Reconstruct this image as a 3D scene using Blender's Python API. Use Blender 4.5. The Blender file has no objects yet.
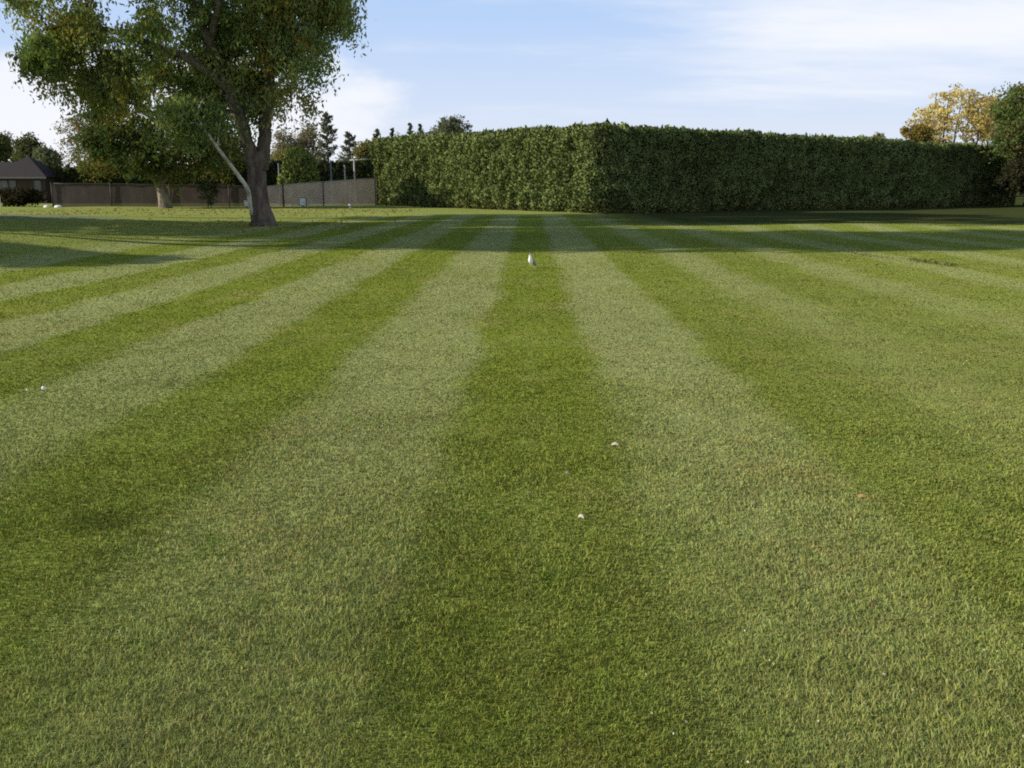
import bpy, math, random
import numpy as np

scene = bpy.context.scene
COL = scene.collection
PI = math.pi

# ------------------------------------------------------------------ camera survey
F = 960.0; EYE = 1.75
PITCH = math.atan(198 / F); YAW = math.atan(18 / F * math.cos(PITCH))
def ray(px, py):
    a = (px - 512) / F; b = -(py - 384) / F
    Y = math.cos(PITCH) + b * math.sin(PITCH); Z = -math.sin(PITCH) + b * math.cos(PITCH)
    return (a * math.cos(YAW) - Y * math.sin(YAW), a * math.sin(YAW) + Y * math.cos(YAW), Z)
def at(px, py, Y):
    r = ray(px, py); t = Y / r[1]
    return (r[0] * t, Y, EYE + r[2] * t)

# ------------------------------------------------------------------ numpy noise
_rs = np.random.RandomState(7)
_perm = _rs.rand(64, 64, 64)
def vnoise(p):
    p = np.asarray(p, float)
    i = np.floor(p).astype(int); f = p - i
    f = f * f * (3 - 2 * f)
    r = 0
    for dx in (0, 1):
        wx = f[:, 0] if dx else 1 - f[:, 0]
        for dy in (0, 1):
            wy = f[:, 1] if dy else 1 - f[:, 1]
            for dz in (0, 1):
                wz = f[:, 2] if dz else 1 - f[:, 2]
                r = r + wx * wy * wz * _perm[(i[:, 0] + dx) & 63, (i[:, 1] + dy) & 63, (i[:, 2] + dz) & 63]
    return r * 2 - 1

def ground_z(x, y):
    x = np.asarray(x, float); y = np.asarray(y, float)
    z = 0.55 * np.exp(-((x + 17) / 5.0) ** 2 - ((y - 25) / 6.0) ** 2)
    z = z + 0.38 * np.exp(-((x + 27) / 8.0) ** 2 - ((y - 46) / 7.0) ** 2)
    z = z + 0.20 * np.exp(-((x - 15) / 9.0) ** 2 - ((y - 41) / 3.5) ** 2)
    z = z + 0.10 * np.exp(-((x - 2) / 7.0) ** 2 - ((y - 52) / 5.0) ** 2)
    w = np.clip((y - 9) / 14, 0, 1) * np.clip((140 - y) / 40, 0, 1)
    p = np.stack([x.ravel() / 4.5 + 50, y.ravel() / 4.5 + 50, np.zeros(x.size)], 1)
    n = vnoise(p).reshape(x.shape)
    return z + 0.045 * w * n
def gz(x, y):
    return float(ground_z(np.array([x]), np.array([y]))[0])

# ------------------------------------------------------------------ object helpers
def tag(o, label=None, cat=None, group=None, kind=None):
    if label: o['label'] = label
    if cat: o['category'] = cat
    if group: o['group'] = group
    if kind: o['kind'] = kind
    return o

def empty(name, loc, label=None, cat=None, group=None, rotz=0):
    o = bpy.data.objects.new(name, None); COL.objects.link(o)
    o.location = loc; o.rotation_euler = (0, 0, rotz); o.empty_display_size = 0.2
    return tag(o, label, cat, group)

def link(name, me, parent=None):
    o = bpy.data.objects.new(name, me); COL.objects.link(o)
    if parent: o.parent = parent
    return o

def mesh_np(name, V, T, mats, parent=None, cols=None, midx=None, smooth=False, nv=None):
    V = np.ascontiguousarray(V, np.float32); T = np.ascontiguousarray(T, np.int32)
    me = bpy.data.meshes.new(name)
    me.vertices.add(len(V)); me.vertices.foreach_set('co', V.ravel())
    n = len(T); k = T.shape[1]
    me.loops.add(n * k); me.loops.foreach_set('vertex_index', T.ravel())
    me.polygons.add(n)
    me.polygons.foreach_set('loop_start', np.arange(0, n * k, k, dtype=np.int32))
    if midx is not None: me.polygons.foreach_set('material_index', np.asarray(midx, np.int32))
    if smooth: me.polygons.foreach_set('use_smooth', np.ones(n, bool))
    if cols is not None:
        a = me.attributes.new('col', 'FLOAT_COLOR', 'FACE')
        c = np.ones((n, 4), np.float32); c[:, :3] = cols
        a.data.foreach_set('color', c.ravel())
    if nv is not None:
        a = me.attributes.new('nv', 'FLOAT_VECTOR', 'FACE')
        a.data.foreach_set('vector', np.ascontiguousarray(nv, np.float32).ravel())
    me.update(calc_edges=True); me.validate()
    for m in (mats if isinstance(mats, (list, tuple)) else [mats]): me.materials.append(m)
    return link(name, me, parent)

def copy_tree(o, parent=None):
    c = o.copy(); COL.objects.link(c); c.parent = parent
    for ch in list(o.children): copy_tree(ch, c)
    return c

class MB:
    """collects quads for one hard-surface mesh"""
    def __init__(self): self.v = []; self.f = []
    def box(self, c, s, rotz=0.0, tilt=0.0, bevel=0.0):
        n = len(self.v); hx, hy, hz = s[0] / 2, s[1] / 2, s[2] / 2
        for dx, dy, dz in ((-1,-1,-1),(1,-1,-1),(1,1,-1),(-1,1,-1),(-1,-1,1),(1,-1,1),(1,1,1),(-1,1,1)):
            x, y, z = dx * hx, dy * hy, dz * hz
            x, z = x * math.cos(tilt) + z * math.sin(tilt), -x * math.sin(tilt) + z * math.cos(tilt)
            x, y = x * math.cos(rotz) - y * math.sin(rotz), x * math.sin(rotz) + y * math.cos(rotz)
            self.v.append((c[0] + x, c[1] + y, c[2] + z))
        for q in ((0,3,2,1),(4,5,6,7),(0,1,5,4),(1,2,6,5),(2,3,7,6),(3,0,4,7)):
            self.f.append(tuple(n + i for i in q))
        return self
    def poly(self, pts):
        n = len(self.v); self.v += list(pts); self.f.append(tuple(range(n, n + len(pts)))); return self
    def tube(self, pts, rad, seg=8, cap=True):
        V, T = tube_np(pts, rad, seg)
        n = len(self.v); self.v += [tuple(p) for p in V]; self.f += [tuple(int(i) + n for i in t) for t in T]
        if cap:
            k = len(pts)
            self.f.append(tuple(n + (k - 1) * seg + i for i in range(seg)))
            self.f.append(tuple(n + seg - 1 - i for i in range(seg)))
        return self
    def dome(self, c, r, rings=6, seg=16):
        n = len(self.v)
        for i in range(rings):
            a = i / rings * PI / 2
            for j in range(seg):
                b = j / seg * 2 * PI
                self.v.append((c[0] + r[0] * math.cos(a) ** .6 * math.cos(b), c[1] + r[1] * math.cos(a) ** .6 * math.sin(b), c[2] + r[2] * math.sin(a)))
        self.v.append((c[0], c[1], c[2] + r[2]))
        for i in range(rings - 1):
            for j in range(seg):
                self.f.append((n + i*seg + j, n + i*seg + (j+1) % seg, n + (i+1)*seg + (j+1) % seg, n + (i+1)*seg + j))
        for j in range(seg):
            self.f.append((n + (rings-1)*seg + j, n + (rings-1)*seg + (j+1) % seg, n + rings*seg))
        return self
    def build(self, name, mat, parent=None, smooth=False, bevel=0.0):
        me = bpy.data.meshes.new(name); me.from_pydata(self.v, [], self.f); me.update()
        me.materials.append(mat)
        if smooth:
            for p in me.polygons: p.use_smooth = True
        o = link(name, me, parent)
        if bevel:
            m = o.modifiers.new('bevel', 'BEVEL'); m.width = bevel; m.segments = 2
        return o

def tube_np(pts, rad, seg=7):
    P = np.asarray(pts, float); k = len(P)
    D = np.gradient(P, axis=0); D /= np.linalg.norm(D, axis=1)[:, None] + 1e-9
    ref = np.array([0.31, 0.95, 0.05]) if abs(D[:, 2]).mean() > .6 else np.array([0, 0, 1.0])
    A = np.cross(D, ref); A /= np.linalg.norm(A, axis=1)[:, None] + 1e-9
    B = np.cross(D, A)
    R = np.broadcast_to(np.asarray(rad, float), (k,))
    th = np.arange(seg) / seg * 2 * PI
    V = P[:, None, :] + R[:, None, None] * (np.cos(th)[None, :, None] * A[:, None, :] + np.sin(th)[None, :, None] * B[:, None, :])
    V = V.reshape(-1, 3)
    i = np.arange(k - 1)[:, None] * seg; j = np.arange(seg)[None, :]; j2 = (j + 1) % seg
    T = np.stack([i + j, i + j2, i + seg + j2, i + seg + j], -1).reshape(-1, 4)
    return V, T

# ------------------------------------------------------------------ material helpers
def new_mat(name):
    m = bpy.data.materials.new(name); m.use_nodes = True
    nt = m.node_tree; nt.nodes.clear()
    out = nt.nodes.new('ShaderNodeOutputMaterial')
    return m, nt, out
def N(nt, t, **kw):
    n = nt.nodes.new(t)
    for k, v in kw.items(): setattr(n, k, v)
    return n
def setin(nt, sock, v):
    if hasattr(v, 'is_output'): nt.links.new(v, sock)
    elif isinstance(v, (tuple, list)) and len(v) == 3 and len(sock.default_value) == 4: sock.default_value = (*v, 1)
    else: sock.default_value = v
def math_(nt, op, a, b=0.0, c=None, clamp=False):
    n = N(nt, 'ShaderNodeMath', operation=op, use_clamp=clamp)
    setin(nt, n.inputs[0], a); setin(nt, n.inputs[1], b)
    if c is not None: setin(nt, n.inputs[2], c)
    return n.outputs[0]
def mix_(nt, f, a, b, blend='MIX'):
    n = N(nt, 'ShaderNodeMix', data_type='RGBA', blend_type=blend)
    setin(nt, n.inputs[0], f); setin(nt, n.inputs[6], a); setin(nt, n.inputs[7], b)
    return n.outputs[2]
def ramp01(nt, v, lo, hi):
    n = N(nt, 'ShaderNodeMapRange', interpolation_type='SMOOTHSTEP')
    setin(nt, n.inputs[0], v); n.inputs[1].default_value = lo; n.inputs[2].default_value = hi
    return n.outputs[0]
def noise_(nt, vec, scale, detail=3.0, rough=.55, dim='3D'):
    n = N(nt, 'ShaderNodeTexNoise', noise_dimensions=dim)
    nt.links.new(vec, n.inputs['Vector']); n.inputs['Scale'].default_value = scale
    n.inputs['Detail'].default_value = detail; n.inputs['Roughness'].default_value = rough
    return n.outputs['Fac']
def vscale(nt, vec, s):
    n = N(nt, 'ShaderNodeVectorMath', operation='MULTIPLY'); nt.links.new(vec, n.inputs[0]); n.inputs[1].default_value = s
    return n.outputs[0]

def mat_plain(name, color, rough=.7, var=.25, scale=3.0, metal=0.0, bump=0.0, world=False, stretch=(1, 1, 1)):
    m, nt, out = new_mat(name)
    tc = N(nt, 'ShaderNodeTexCoord')
    v = vscale(nt, tc.outputs['Object'], stretch)
    n1 = noise_(nt, v, scale, 4, .6)
    f = math_(nt, 'MULTIPLY_ADD', n1, 2 * var, 1 - var)
    g = N(nt, 'ShaderNodeCombineColor'); [nt.links.new(f, g.inputs[i]) for i in range(3)]
    c = mix_(nt, 1.0, color, g.outputs[0], 'MULTIPLY')
    b = N(nt, 'ShaderNodeBsdfPrincipled'); nt.links.new(c, b.inputs['Base Color'])
    b.inputs['Roughness'].default_value = rough; b.inputs['Metallic'].default_value = metal
    if bump:
        bp = N(nt, 'ShaderNodeBump'); bp.inputs['Strength'].default_value = bump; bp.inputs['Distance'].default_value = .05
        nt.links.new(n1, bp.inputs['Height']); nt.links.new(bp.outputs[0], b.inputs['Normal'])
    nt.links.new(b.outputs[0], out.inputs[0])
    return m

def leaf_normal(nt, k):
    # leaves of one spray share most of the outward direction of the crown surface they belong to
    a = N(nt, 'ShaderNodeAttribute', attribute_name='nv')
    g = N(nt, 'ShaderNodeNewGeometry')
    m = N(nt, 'ShaderNodeMix', data_type='VECTOR'); m.inputs[0].default_value = k
    nt.links.new(g.outputs['Normal'], m.inputs[4]); nt.links.new(a.outputs['Vector'], m.inputs[5])
    n = N(nt, 'ShaderNodeVectorMath', operation='NORMALIZE'); nt.links.new(m.outputs[1], n.inputs[0])
    return n.outputs[0]

def mat_leaf(name, trans=.35, k=.62):
    m, nt, out = new_mat(name)
    a = N(nt, 'ShaderNodeAttribute', attribute_name='col'); c = a.outputs['Color']
    nn = leaf_normal(nt, k)
    d = N(nt, 'ShaderNodeBsdfDiffuse'); nt.links.new(c, d.inputs[0]); nt.links.new(nn, d.inputs['Normal'])
    t = N(nt, 'ShaderNodeBsdfTranslucent')
    c2 = mix_(nt, 1.0, c, (1.0, 1.1, .55), 'MULTIPLY'); nt.links.new(c2, t.inputs[0])
    mx = N(nt, 'ShaderNodeMixShader'); mx.inputs[0].default_value = trans
    nt.links.new(d.outputs[0], mx.inputs[1]); nt.links.new(t.outputs[0], mx.inputs[2])
    nt.links.new(mx.outputs[0], out.inputs[0])
    return m

# ------------------------------------------------------------------ render settings, sky, sun, camera
SUN_EL = 24.0
SUN_AZ = math.atan2(-1.0, -0.16)           # direction towards the sun: left, a touch behind
SUN_STRENGTH = 5.0
scene.view_settings.view_transform = 'Standard'
scene.view_settings.look = 'None'
scene.view_settings.exposure = 0; scene.view_settings.gamma = 1
scene.render.engine = 'CYCLES'
cy = scene.cycles
cy.max_bounces = 6; cy.diffuse_bounces = 3; cy.glossy_bounces = 2; cy.transmission_bounces = 4; cy.transparent_max_bounces = 8
cy.caustics_reflective = False; cy.caustics_refractive = False
cy.use_denoising = False
cy.filter_width = 1.9
cy.sample_clamp_indirect = 4

world = bpy.data.worlds.new('World'); scene.world = world; world.use_nodes = True
nt = world.node_tree; nt.nodes.clear()
wout = N(nt, 'ShaderNodeOutputWorld'); bg = N(nt, 'ShaderNodeBackground')
sky = N(nt, 'ShaderNodeTexSky', sky_type='NISHITA')
sky.sun_disc = False; sky.sun_elevation = math.radians(SUN_EL); sky.sun_rotation = SUN_AZ
sky.air_density = 1.0; sky.dust_density = 0.6; sky.ozone_density = 1.5; sky.altitude = 100
tc = N(nt, 'ShaderNodeTexCoord'); gen = tc.outputs['Generated']
sep = N(nt, 'ShaderNodeSeparateXYZ'); nt.links.new(gen, sep.inputs[0])
zc = math_(nt, 'MAXIMUM', sep.outputs[2], 0.02)
zd = math_(nt, 'ADD', zc, 0.10)
u = math_(nt, 'DIVIDE', sep.outputs[0], zd); v = math_(nt, 'DIVIDE', sep.outputs[1], zd)
cmb = N(nt, 'ShaderNodeCombineXYZ'); nt.links.new(u, cmb.inputs[0]); nt.links.new(v, cmb.inputs[1])
c1 = noise_(nt, vscale(nt, cmb.outputs[0], (.55, 1.0, 1)), 1.1, 7, .62)      # streaky high cloud
c2 = noise_(nt, vscale(nt, gen, (1.0, 1.0, 2.6)), 4.2, 8, .60)                # low puffs
# high bright veil lies to the right; puffs lie low over the horizon on the left
right = ramp01(nt, sep.outputs[0], 0.02, 0.30)
high = ramp01(nt, sep.outputs[2], 0.045, 0.155)
veil = math_(nt, 'MULTIPLY', right, high)
cir = ramp01(nt, math_(nt, 'ADD', c1, math_(nt, 'MULTIPLY_ADD', veil, 0.46, -0.17)), 0.30, 0.86)
cir = math_(nt, 'MULTIPLY', cir, math_(nt, 'MULTIPLY', ramp01(nt, sep.outputs[2], 0.01, 0.09), math_(nt, 'SUBTRACT', 1.0, ramp01(nt, sep.outputs[2], .3, .5))))
left = ramp01(nt, math_(nt, 'MULTIPLY', sep.outputs[0], -1.0), 0.02, 0.30)
low = math_(nt, 'SUBTRACT', 1.0, ramp01(nt, sep.outputs[2], 0.07, 0.20))
puff = ramp01(nt, math_(nt, 'ADD', c2, math_(nt, 'MULTIPLY_ADD', math_(nt, 'MULTIPLY', left, low), 0.50, -0.25)), 0.42, 0.66)
haze = math_(nt, 'SUBTRACT', 1.0, ramp01(nt, sep.outputs[2], -0.02, 0.16))
lowsky = mix_(nt, ramp01(nt, sep.outputs[2], 0.03, 0.20), (7.5, 8.4, 10.3), (5.0, 6.9, 10.3))
lowsky = mix_(nt, math_(nt, 'SUBTRACT', 1.0, ramp01(nt, sep.outputs[2], 0.0, 0.09)), lowsky, (7.9, 8.5, 10.1))
wl = math_(nt, 'MULTIPLY_ADD', ramp01(nt, sep.outputs[2], 0.22, 0.5), -.85, .85)
skyc = mix_(nt, wl, sky.outputs[0], lowsky)
cl = math_(nt, 'MAXIMUM', math_(nt, 'MULTIPLY', cir, .92), math_(nt, 'MULTIPLY', puff, .85), clamp=True)
skyc = mix_(nt, cl, skyc, (9.6, 9.75, 10.1))
nt.links.new(skyc, bg.inputs[0]); bg.inputs[1].default_value = 0.1
nt.links.new(bg.outputs[0], wout.inputs[0])

sl = bpy.data.lights.new('sun', 'SUN'); sl.energy = SUN_STRENGTH; sl.angle = math.radians(.53); sl.color = (1.0, .90, .74)
so = bpy.data.objects.new('sun', sl); COL.objects.link(so); so.location = (-60, 20, 40)
so.rotation_euler = (math.radians(90 - SUN_EL), 0, PI - SUN_AZ)

cd = bpy.data.cameras.new('camera'); cam = bpy.data.objects.new('camera', cd); COL.objects.link(cam)
cd.sensor_width = 36; cd.lens = F / 1024 * 36; cd.clip_start = .1; cd.clip_end = 6000
cam.location = (0, 0, EYE); cam.rotation_euler = (PI / 2 - PITCH, 0, YAW)
scene.camera = cam

# ------------------------------------------------------------------ lawn colour, shared by the ground and the blades
def lawn_colour(nt):
    geo = N(nt, 'ShaderNodeNewGeometry'); pos = geo.outputs['Position']
    s = N(nt, 'ShaderNodeSeparateXYZ'); nt.links.new(pos, s.inputs[0])
    X, Y = s.outputs[0], s.outputs[1]
    wob = math_(nt, 'MULTIPLY_ADD', noise_(nt, pos, .55, 2), 1.0, -.5)
    wob2 = math_(nt, 'MULTIPLY_ADD', noise_(nt, pos, 5.0, 3), .6, -.3)
    x2 = math_(nt, 'ADD', X, math_(nt, 'ADD', math_(nt, 'MULTIPLY', wob, .75), math_(nt, 'MULTIPLY', wob2, .40)))
    ph = math_(nt, 'COSINE', math_(nt, 'MULTIPLY', math_(nt, 'SUBTRACT', x2, 1.30), 2 * PI / 2.52))
    soft = ramp01(nt, Y, 3.0, 11.0)
    stn = ramp01(nt, ph, -1.05, 1.05); stf = ramp01(nt, math_(nt, 'SUBTRACT', ph, math_(nt, 'MULTIPLY', ramp01(nt, X, 2.2, 3.0), .35)), -.42, .42)
    st = math_(nt, 'ADD', math_(nt, 'MULTIPLY', stf, soft), math_(nt, 'MULTIPLY', stn, math_(nt, 'SUBTRACT', 1.0, soft)))
    # contrast: weaker to the right, under the feet and beyond the mown strips on the left
    k = math_(nt, 'SUBTRACT', 1.0, math_(nt, 'MULTIPLY', ramp01(nt, X, 0.9, 4.0), math_(nt, 'MULTIPLY_ADD', ramp01(nt, Y, 9, 21), -.50, .82)))
    k = math_(nt, 'MULTIPLY', k, math_(nt, 'MULTIPLY_ADD', ramp01(nt, Y, 2.8, 9.5), .45, .55))
    k = math_(nt, 'MULTIPLY', k, ramp01(nt, X, -13.5, -10.0))
    k = math_(nt, 'MULTIPLY', k, math_(nt, 'SUBTRACT', 1.0, ramp01(nt, Y, 56, 62)))
    rg = math_(nt, 'SUBTRACT', 1.0, math_(nt, 'MULTIPLY', ramp01(nt, noise_(nt, pos, .35, 3), .46, .66), .40))
    k = math_(nt, 'MULTIPLY', k, rg)
    st = math_(nt, 'MULTIPLY_ADD', math_(nt, 'SUBTRACT', st, .42), k, .42)
    # narrow wheel tracks inside the strips
    tr = ramp01(nt, math_(nt, 'COSINE', math_(nt, 'MULTIPLY', math_(nt, 'ADD', X, math_(nt, 'MULTIPLY', wob2, .15)), 2 * PI / .63)), .55, 1.0)
    st = math_(nt, 'ADD', st, math_(nt, 'MULTIPLY', tr, .07))
    c = mix_(nt, st, DARK, LIGHT)
    # straw and brownish patches
    p1 = ramp01(nt, noise_(nt, vscale(nt, pos, (1, .6, 1)), .9, 5, .62), .52, .74)
    c = mix_(nt, math_(nt, 'MULTIPLY', p1, .52), c, STRAW)
    p2 = ramp01(nt, noise_(nt, vscale(nt, pos, (1, .7, 1)), 2.7, 4, .6), .56, .76)
    c = mix_(nt, math_(nt, 'MULTIPLY', p2, .55), c, LUSH)
    # tree shade on the lawn before the right hedge, put into the colour
    rough = math_(nt, 'MULTIPLY', ramp01(nt, Y, 41, 50), ramp01(nt, X, 0.5, 8))  # mask of the painted tree shade
    c = mix_(nt, math_(nt, 'MULTIPLY', rough, .90), c, LAWN_SHADE)
    # pale grey green patch at the far left
    dx = math_(nt, 'DIVIDE', math_(nt, 'ADD', X, 26.0), 6.5); dy = math_(nt, 'DIVIDE', math_(nt, 'SUBTRACT', Y, 48.0), 5.0)
    dd = math_(nt, 'ADD', math_(nt, 'MULTIPLY', dx, dx), math_(nt, 'MULTIPLY', dy, dy))
    pale_patch = math_(nt, 'SUBTRACT', 1.0, ramp01(nt, dd, .3, 1.2))
    c = mix_(nt, math_(nt, 'MULTIPLY', pale_patch, .65), c, (.22, .27, .20))
    # clump at the left of the frame, dark and lush
    dx = math_(nt, 'DIVIDE', math_(nt, 'ADD', X, 2.30), .24); dy = math_(nt, 'DIVIDE', math_(nt, 'SUBTRACT', Y, 4.82), .20)
    dd = math_(nt, 'ADD', math_(nt, 'ADD', math_(nt, 'MULTIPLY', dx, dx), math_(nt, 'MULTIPLY', dy, dy)), math_(nt, 'MULTIPLY', wob2, 2.0))
    cl_ = math_(nt, 'SUBTRACT', 1.0, ramp01(nt, dd, .2, 1.3))
    c = mix_(nt, math_(nt, 'MULTIPLY', cl_, .38), c, (.055, .070, .018))
    # bigger light/dark drift
    g = math_(nt, 'MULTIPLY_ADD', noise_(nt, pos, .16, 3), .5, .75)
    gc = N(nt, 'ShaderNodeCombineColor'); [nt.links.new(g, gc.inputs[i]) for i in range(3)]
    c = mix_(nt, 1.0, c, gc.outputs[0], 'MULTIPLY')
    return c, pos
LIGHT = (.375, .415, .160); DARK = (.252, .312, .048); STRAW = (.43, .385, .14); LUSH = (.20, .30, .05); LAWN_SHADE = (.042, .053, .021)

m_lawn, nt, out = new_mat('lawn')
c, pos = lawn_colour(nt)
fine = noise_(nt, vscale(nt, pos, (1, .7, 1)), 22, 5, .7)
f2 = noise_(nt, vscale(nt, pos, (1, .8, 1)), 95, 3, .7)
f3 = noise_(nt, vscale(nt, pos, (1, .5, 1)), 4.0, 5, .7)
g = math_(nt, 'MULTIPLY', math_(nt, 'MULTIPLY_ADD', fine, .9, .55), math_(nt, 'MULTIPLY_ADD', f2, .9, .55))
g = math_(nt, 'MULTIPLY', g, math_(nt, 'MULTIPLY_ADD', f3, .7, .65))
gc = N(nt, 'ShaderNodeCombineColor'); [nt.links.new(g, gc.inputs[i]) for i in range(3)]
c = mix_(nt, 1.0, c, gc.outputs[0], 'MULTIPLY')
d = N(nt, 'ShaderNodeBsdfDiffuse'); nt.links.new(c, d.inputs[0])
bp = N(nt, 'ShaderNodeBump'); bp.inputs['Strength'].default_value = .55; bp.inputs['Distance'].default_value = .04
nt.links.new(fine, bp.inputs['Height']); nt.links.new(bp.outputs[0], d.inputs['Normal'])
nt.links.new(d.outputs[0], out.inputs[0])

m_blade, nt, out = new_mat('grass_blades')
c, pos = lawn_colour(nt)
a = N(nt, 'ShaderNodeAttribute', attribute_name='col')
c = mix_(nt, 1.0, c, a.outputs['Color'], 'MULTIPLY')
g = math_(nt, 'MULTIPLY', math_(nt, 'MULTIPLY_ADD', noise_(nt, pos, 13, 3, .6), 1.1, .45), math_(nt, 'MULTIPLY_ADD', noise_(nt, pos, 3.6, 4, .65), .9, .55))
hn = N(nt, 'ShaderNodeTexNoise'); nt.links.new(pos, hn.inputs['Vector']); hn.inputs['Scale'].default_value = 7
gc = N(nt, 'ShaderNodeCombineColor'); [nt.links.new(g, gc.inputs[i]) for i in range(3)]
c = mix_(nt, 1.0, c, gc.outputs[0], 'MULTIPLY')
c = mix_(nt, .16, c, mix_(nt, 1.0, c, hn.outputs['Color'], 'MULTIPLY'))
g_ = N(nt, 'ShaderNodeNewGeometry'); m_ = N(nt, 'ShaderNodeMix', data_type='VECTOR'); m_.inputs[0].default_value = .62
nt.links.new(g_.outputs['Normal'], m_.inputs[4]); m_.inputs[5].default_value = (0, 0, 1)
d = N(nt, 'ShaderNodeBsdfDiffuse'); nt.links.new(c, d.inputs[0]); nt.links.new(m_.outputs[1], d.inputs['Normal'])
t = N(nt, 'ShaderNodeBsdfTranslucent'); nt.links.new(mix_(nt, 1.0, c, (1.0, 1.1, .7), 'MULTIPLY'), t.inputs[0])
mx = N(nt, 'ShaderNodeMixShader'); mx.inputs[0].default_value = .18
nt.links.new(d.outputs[0], mx.inputs[1]); nt.links.new(t.outputs[0], mx.inputs[2])
nt.links.new(mx.outputs[0], out.inputs[0])

# ground sheet to the horizon
def spaced(lo, hi, n, fine):
    s = np.linspace(-1, 1, n)
    a = np.sinh(s * fine) / math.sinh(fine)
    return np.where(a < 0, -lo * a, hi * a)
gx = spaced(-2600, 2600, 421, 5.5); gy = spaced(-400, 3500, 481, 6.0) + 25
GX, GY = np.meshgrid(gx, gy)
GZ = ground_z(GX, GY)
V = np.stack([GX.ravel(), GY.ravel(), GZ.ravel()], 1)
i = np.arange(len(gy) - 1)[:, None] * len(gx); j = np.arange(len(gx) - 1)[None, :]
T = np.stack([i + j, i + j + 1, i + len(gx) + j + 1, i + len(gx) + j], -1).reshape(-1, 4)
tag(mesh_np('lawn', V, T, m_lawn, smooth=True), kind='structure')

# grass blades, thinning with distance
rs = np.random.RandomState(11)
NB = 1050000
r = np.exp(rs.uniform(math.log(1.75), math.log(52), NB)); th = rs.uniform(-.66, .66, NB)
bx = r * np.sin(th); by = r * np.cos(th)
bz = ground_z(bx, by)
w = np.clip(.00110 * r, .0025, .028) * rs.uniform(.7, 1.3, NB)
L = rs.uniform(.011, .025, NB) * (1 + .35 * vnoise(np.stack([bx * 2.5, by * 2.5, by * 0], 1)))
L = np.maximum(L, .012) * np.clip(1.25 - r / 14, .50, 1)
tall = rs.rand(NB) < .035; L[tall] *= 1.8
yaw = rs.uniform(0, 2 * PI, NB)
lean_dir = np.sign(np.cos((bx - 1.3) * 2 * PI / 2.52))
lx = rs.normal(0, .55, NB); ly = rs.normal(0, .55, NB) + .35 * lean_dir
ex = np.cos(yaw) * w / 2; ey = np.sin(yaw) * w / 2
V = np.empty((NB, 5, 3), np.float32)
V[:, 0] = np.stack([bx - ex, by - ey, bz - .004], 1); V[:, 1] = np.stack([bx + ex, by + ey, bz - .004], 1)
mxx = bx + lx * L * .35; myy = by + ly * L * .35; mz = bz + L * .62
V[:, 2] = np.stack([mxx + ex * .8, myy + ey * .8, mz], 1); V[:, 3] = np.stack([mxx - ex * .8, myy - ey * .8, mz], 1)
V[:, 4] = np.stack([bx + lx * L, by + ly * L, bz + L * (1 - .12 * (lx ** 2 + ly ** 2)).clip(.35)], 1)
o = np.arange(NB)[:, None] * 5
T = np.concatenate([o + np.array([[0, 1, 2]]), o + np.array([[0, 2, 3]]), o + np.array([[3, 2, 4]])], 0)
br = (1 + rs.uniform(-.34, .38, NB) * np.clip(1.25 - r / 12, .30, 1)) * (1 + .20 * np.clip((9 - r) / 6, 0, 1))
colb = np.stack([br * rs.uniform(.9, 1.15, NB), br, br * rs.uniform(.7, 1.2, NB)], 1)
straw = rs.rand(NB) < np.where(r < 7, .06, .025)
colb[straw] = np.array([1.75, 1.45, 1.7]) * rs.uniform(.8, 1.25, (straw.sum(), 1))
tag(mesh_np('lawn_grass', V.reshape(-1, 3), T, m_blade, cols=np.tile(colb, (3, 1))),
    'short mown green grass blades covering the striped lawn', 'grass', kind='stuff')

# ------------------------------------------------------------------ leaves and trees
def leaf_quads(P, size, rs, aspect=.55, dirs=None, flat=0.0):
    """diamond leaves (2 triangles each) at P"""
    n = len(P)
    if dirs is None:
        a = rs.normal(size=(n, 3)); a[:, 2] -= .35
    else:
        a = dirs + rs.normal(size=(n, 3)) * .35
    a /= np.linalg.norm(a, axis=1)[:, None] + 1e-9
    b = np.cross(a, rs.normal(size=(n, 3))); b /= np.linalg.norm(b, axis=1)[:, None] + 1e-9
    s = np.broadcast_to(size, (n,))[:, None] * rs.uniform(.65, 1.35, (n, 1))
    c = np.cross(a, b)
    V = np.stack([P - a * s * .5, P + b * s * aspect * .5 + c * s * .06, P + a * s * .5, P - b * s * aspect * .5 + c * s * .06], 1).reshape(-1, 3)
    o = np.arange(n)[:, None] * 4
    T = np.concatenate([o + np.array([[0, 1, 2]]), o + np.array([[0, 2, 3]])], 0)
    return V, T

M_LEAF = mat_leaf('tree_leaves', .40, .22)
M_LITTER = mat_leaf('leaf_litter', .2, 0.0)
M_NEEDLE = mat_leaf('conifer_needles', .12)
def mat_bark(name, c1, c2, scale=5):
    m, nt, out = new_mat(name)
    tc = N(nt, 'ShaderNodeTexCoord')
    n1 = noise_(nt, vscale(nt, tc.outputs['Object'], (1, 1, .22)), scale, 6, .7)
    n2 = noise_(nt, tc.outputs['Object'], 1.3, 3, .5)
    c = mix_(nt, ramp01(nt, n1, .35, .65), c1, c2)
    c = mix_(nt, math_(nt, 'MULTIPLY', ramp01(nt, n2, .5, .7), .5), c, (.10, .095, .07))
    b = N(nt, 'ShaderNodeBsdfDiffuse'); nt.links.new(c, b.inputs[0])
    bp = N(nt, 'ShaderNodeBump'); bp.inputs['Strength'].default_value = .8; bp.inputs['Distance'].default_value = .06
    nt.links.new(n1, bp.inputs['Height']); nt.links.new(bp.outputs[0], b.inputs['Normal'])
    nt.links.new(b.outputs[0], out.inputs[0])
    return m
M_BARK = mat_bark('bark', (.080, .062, .050), (.205, .168, .138))
M_BARK_PALE = mat_bark("pale_bark", (.52, .46, .38), (.72, .68, .60))
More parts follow.
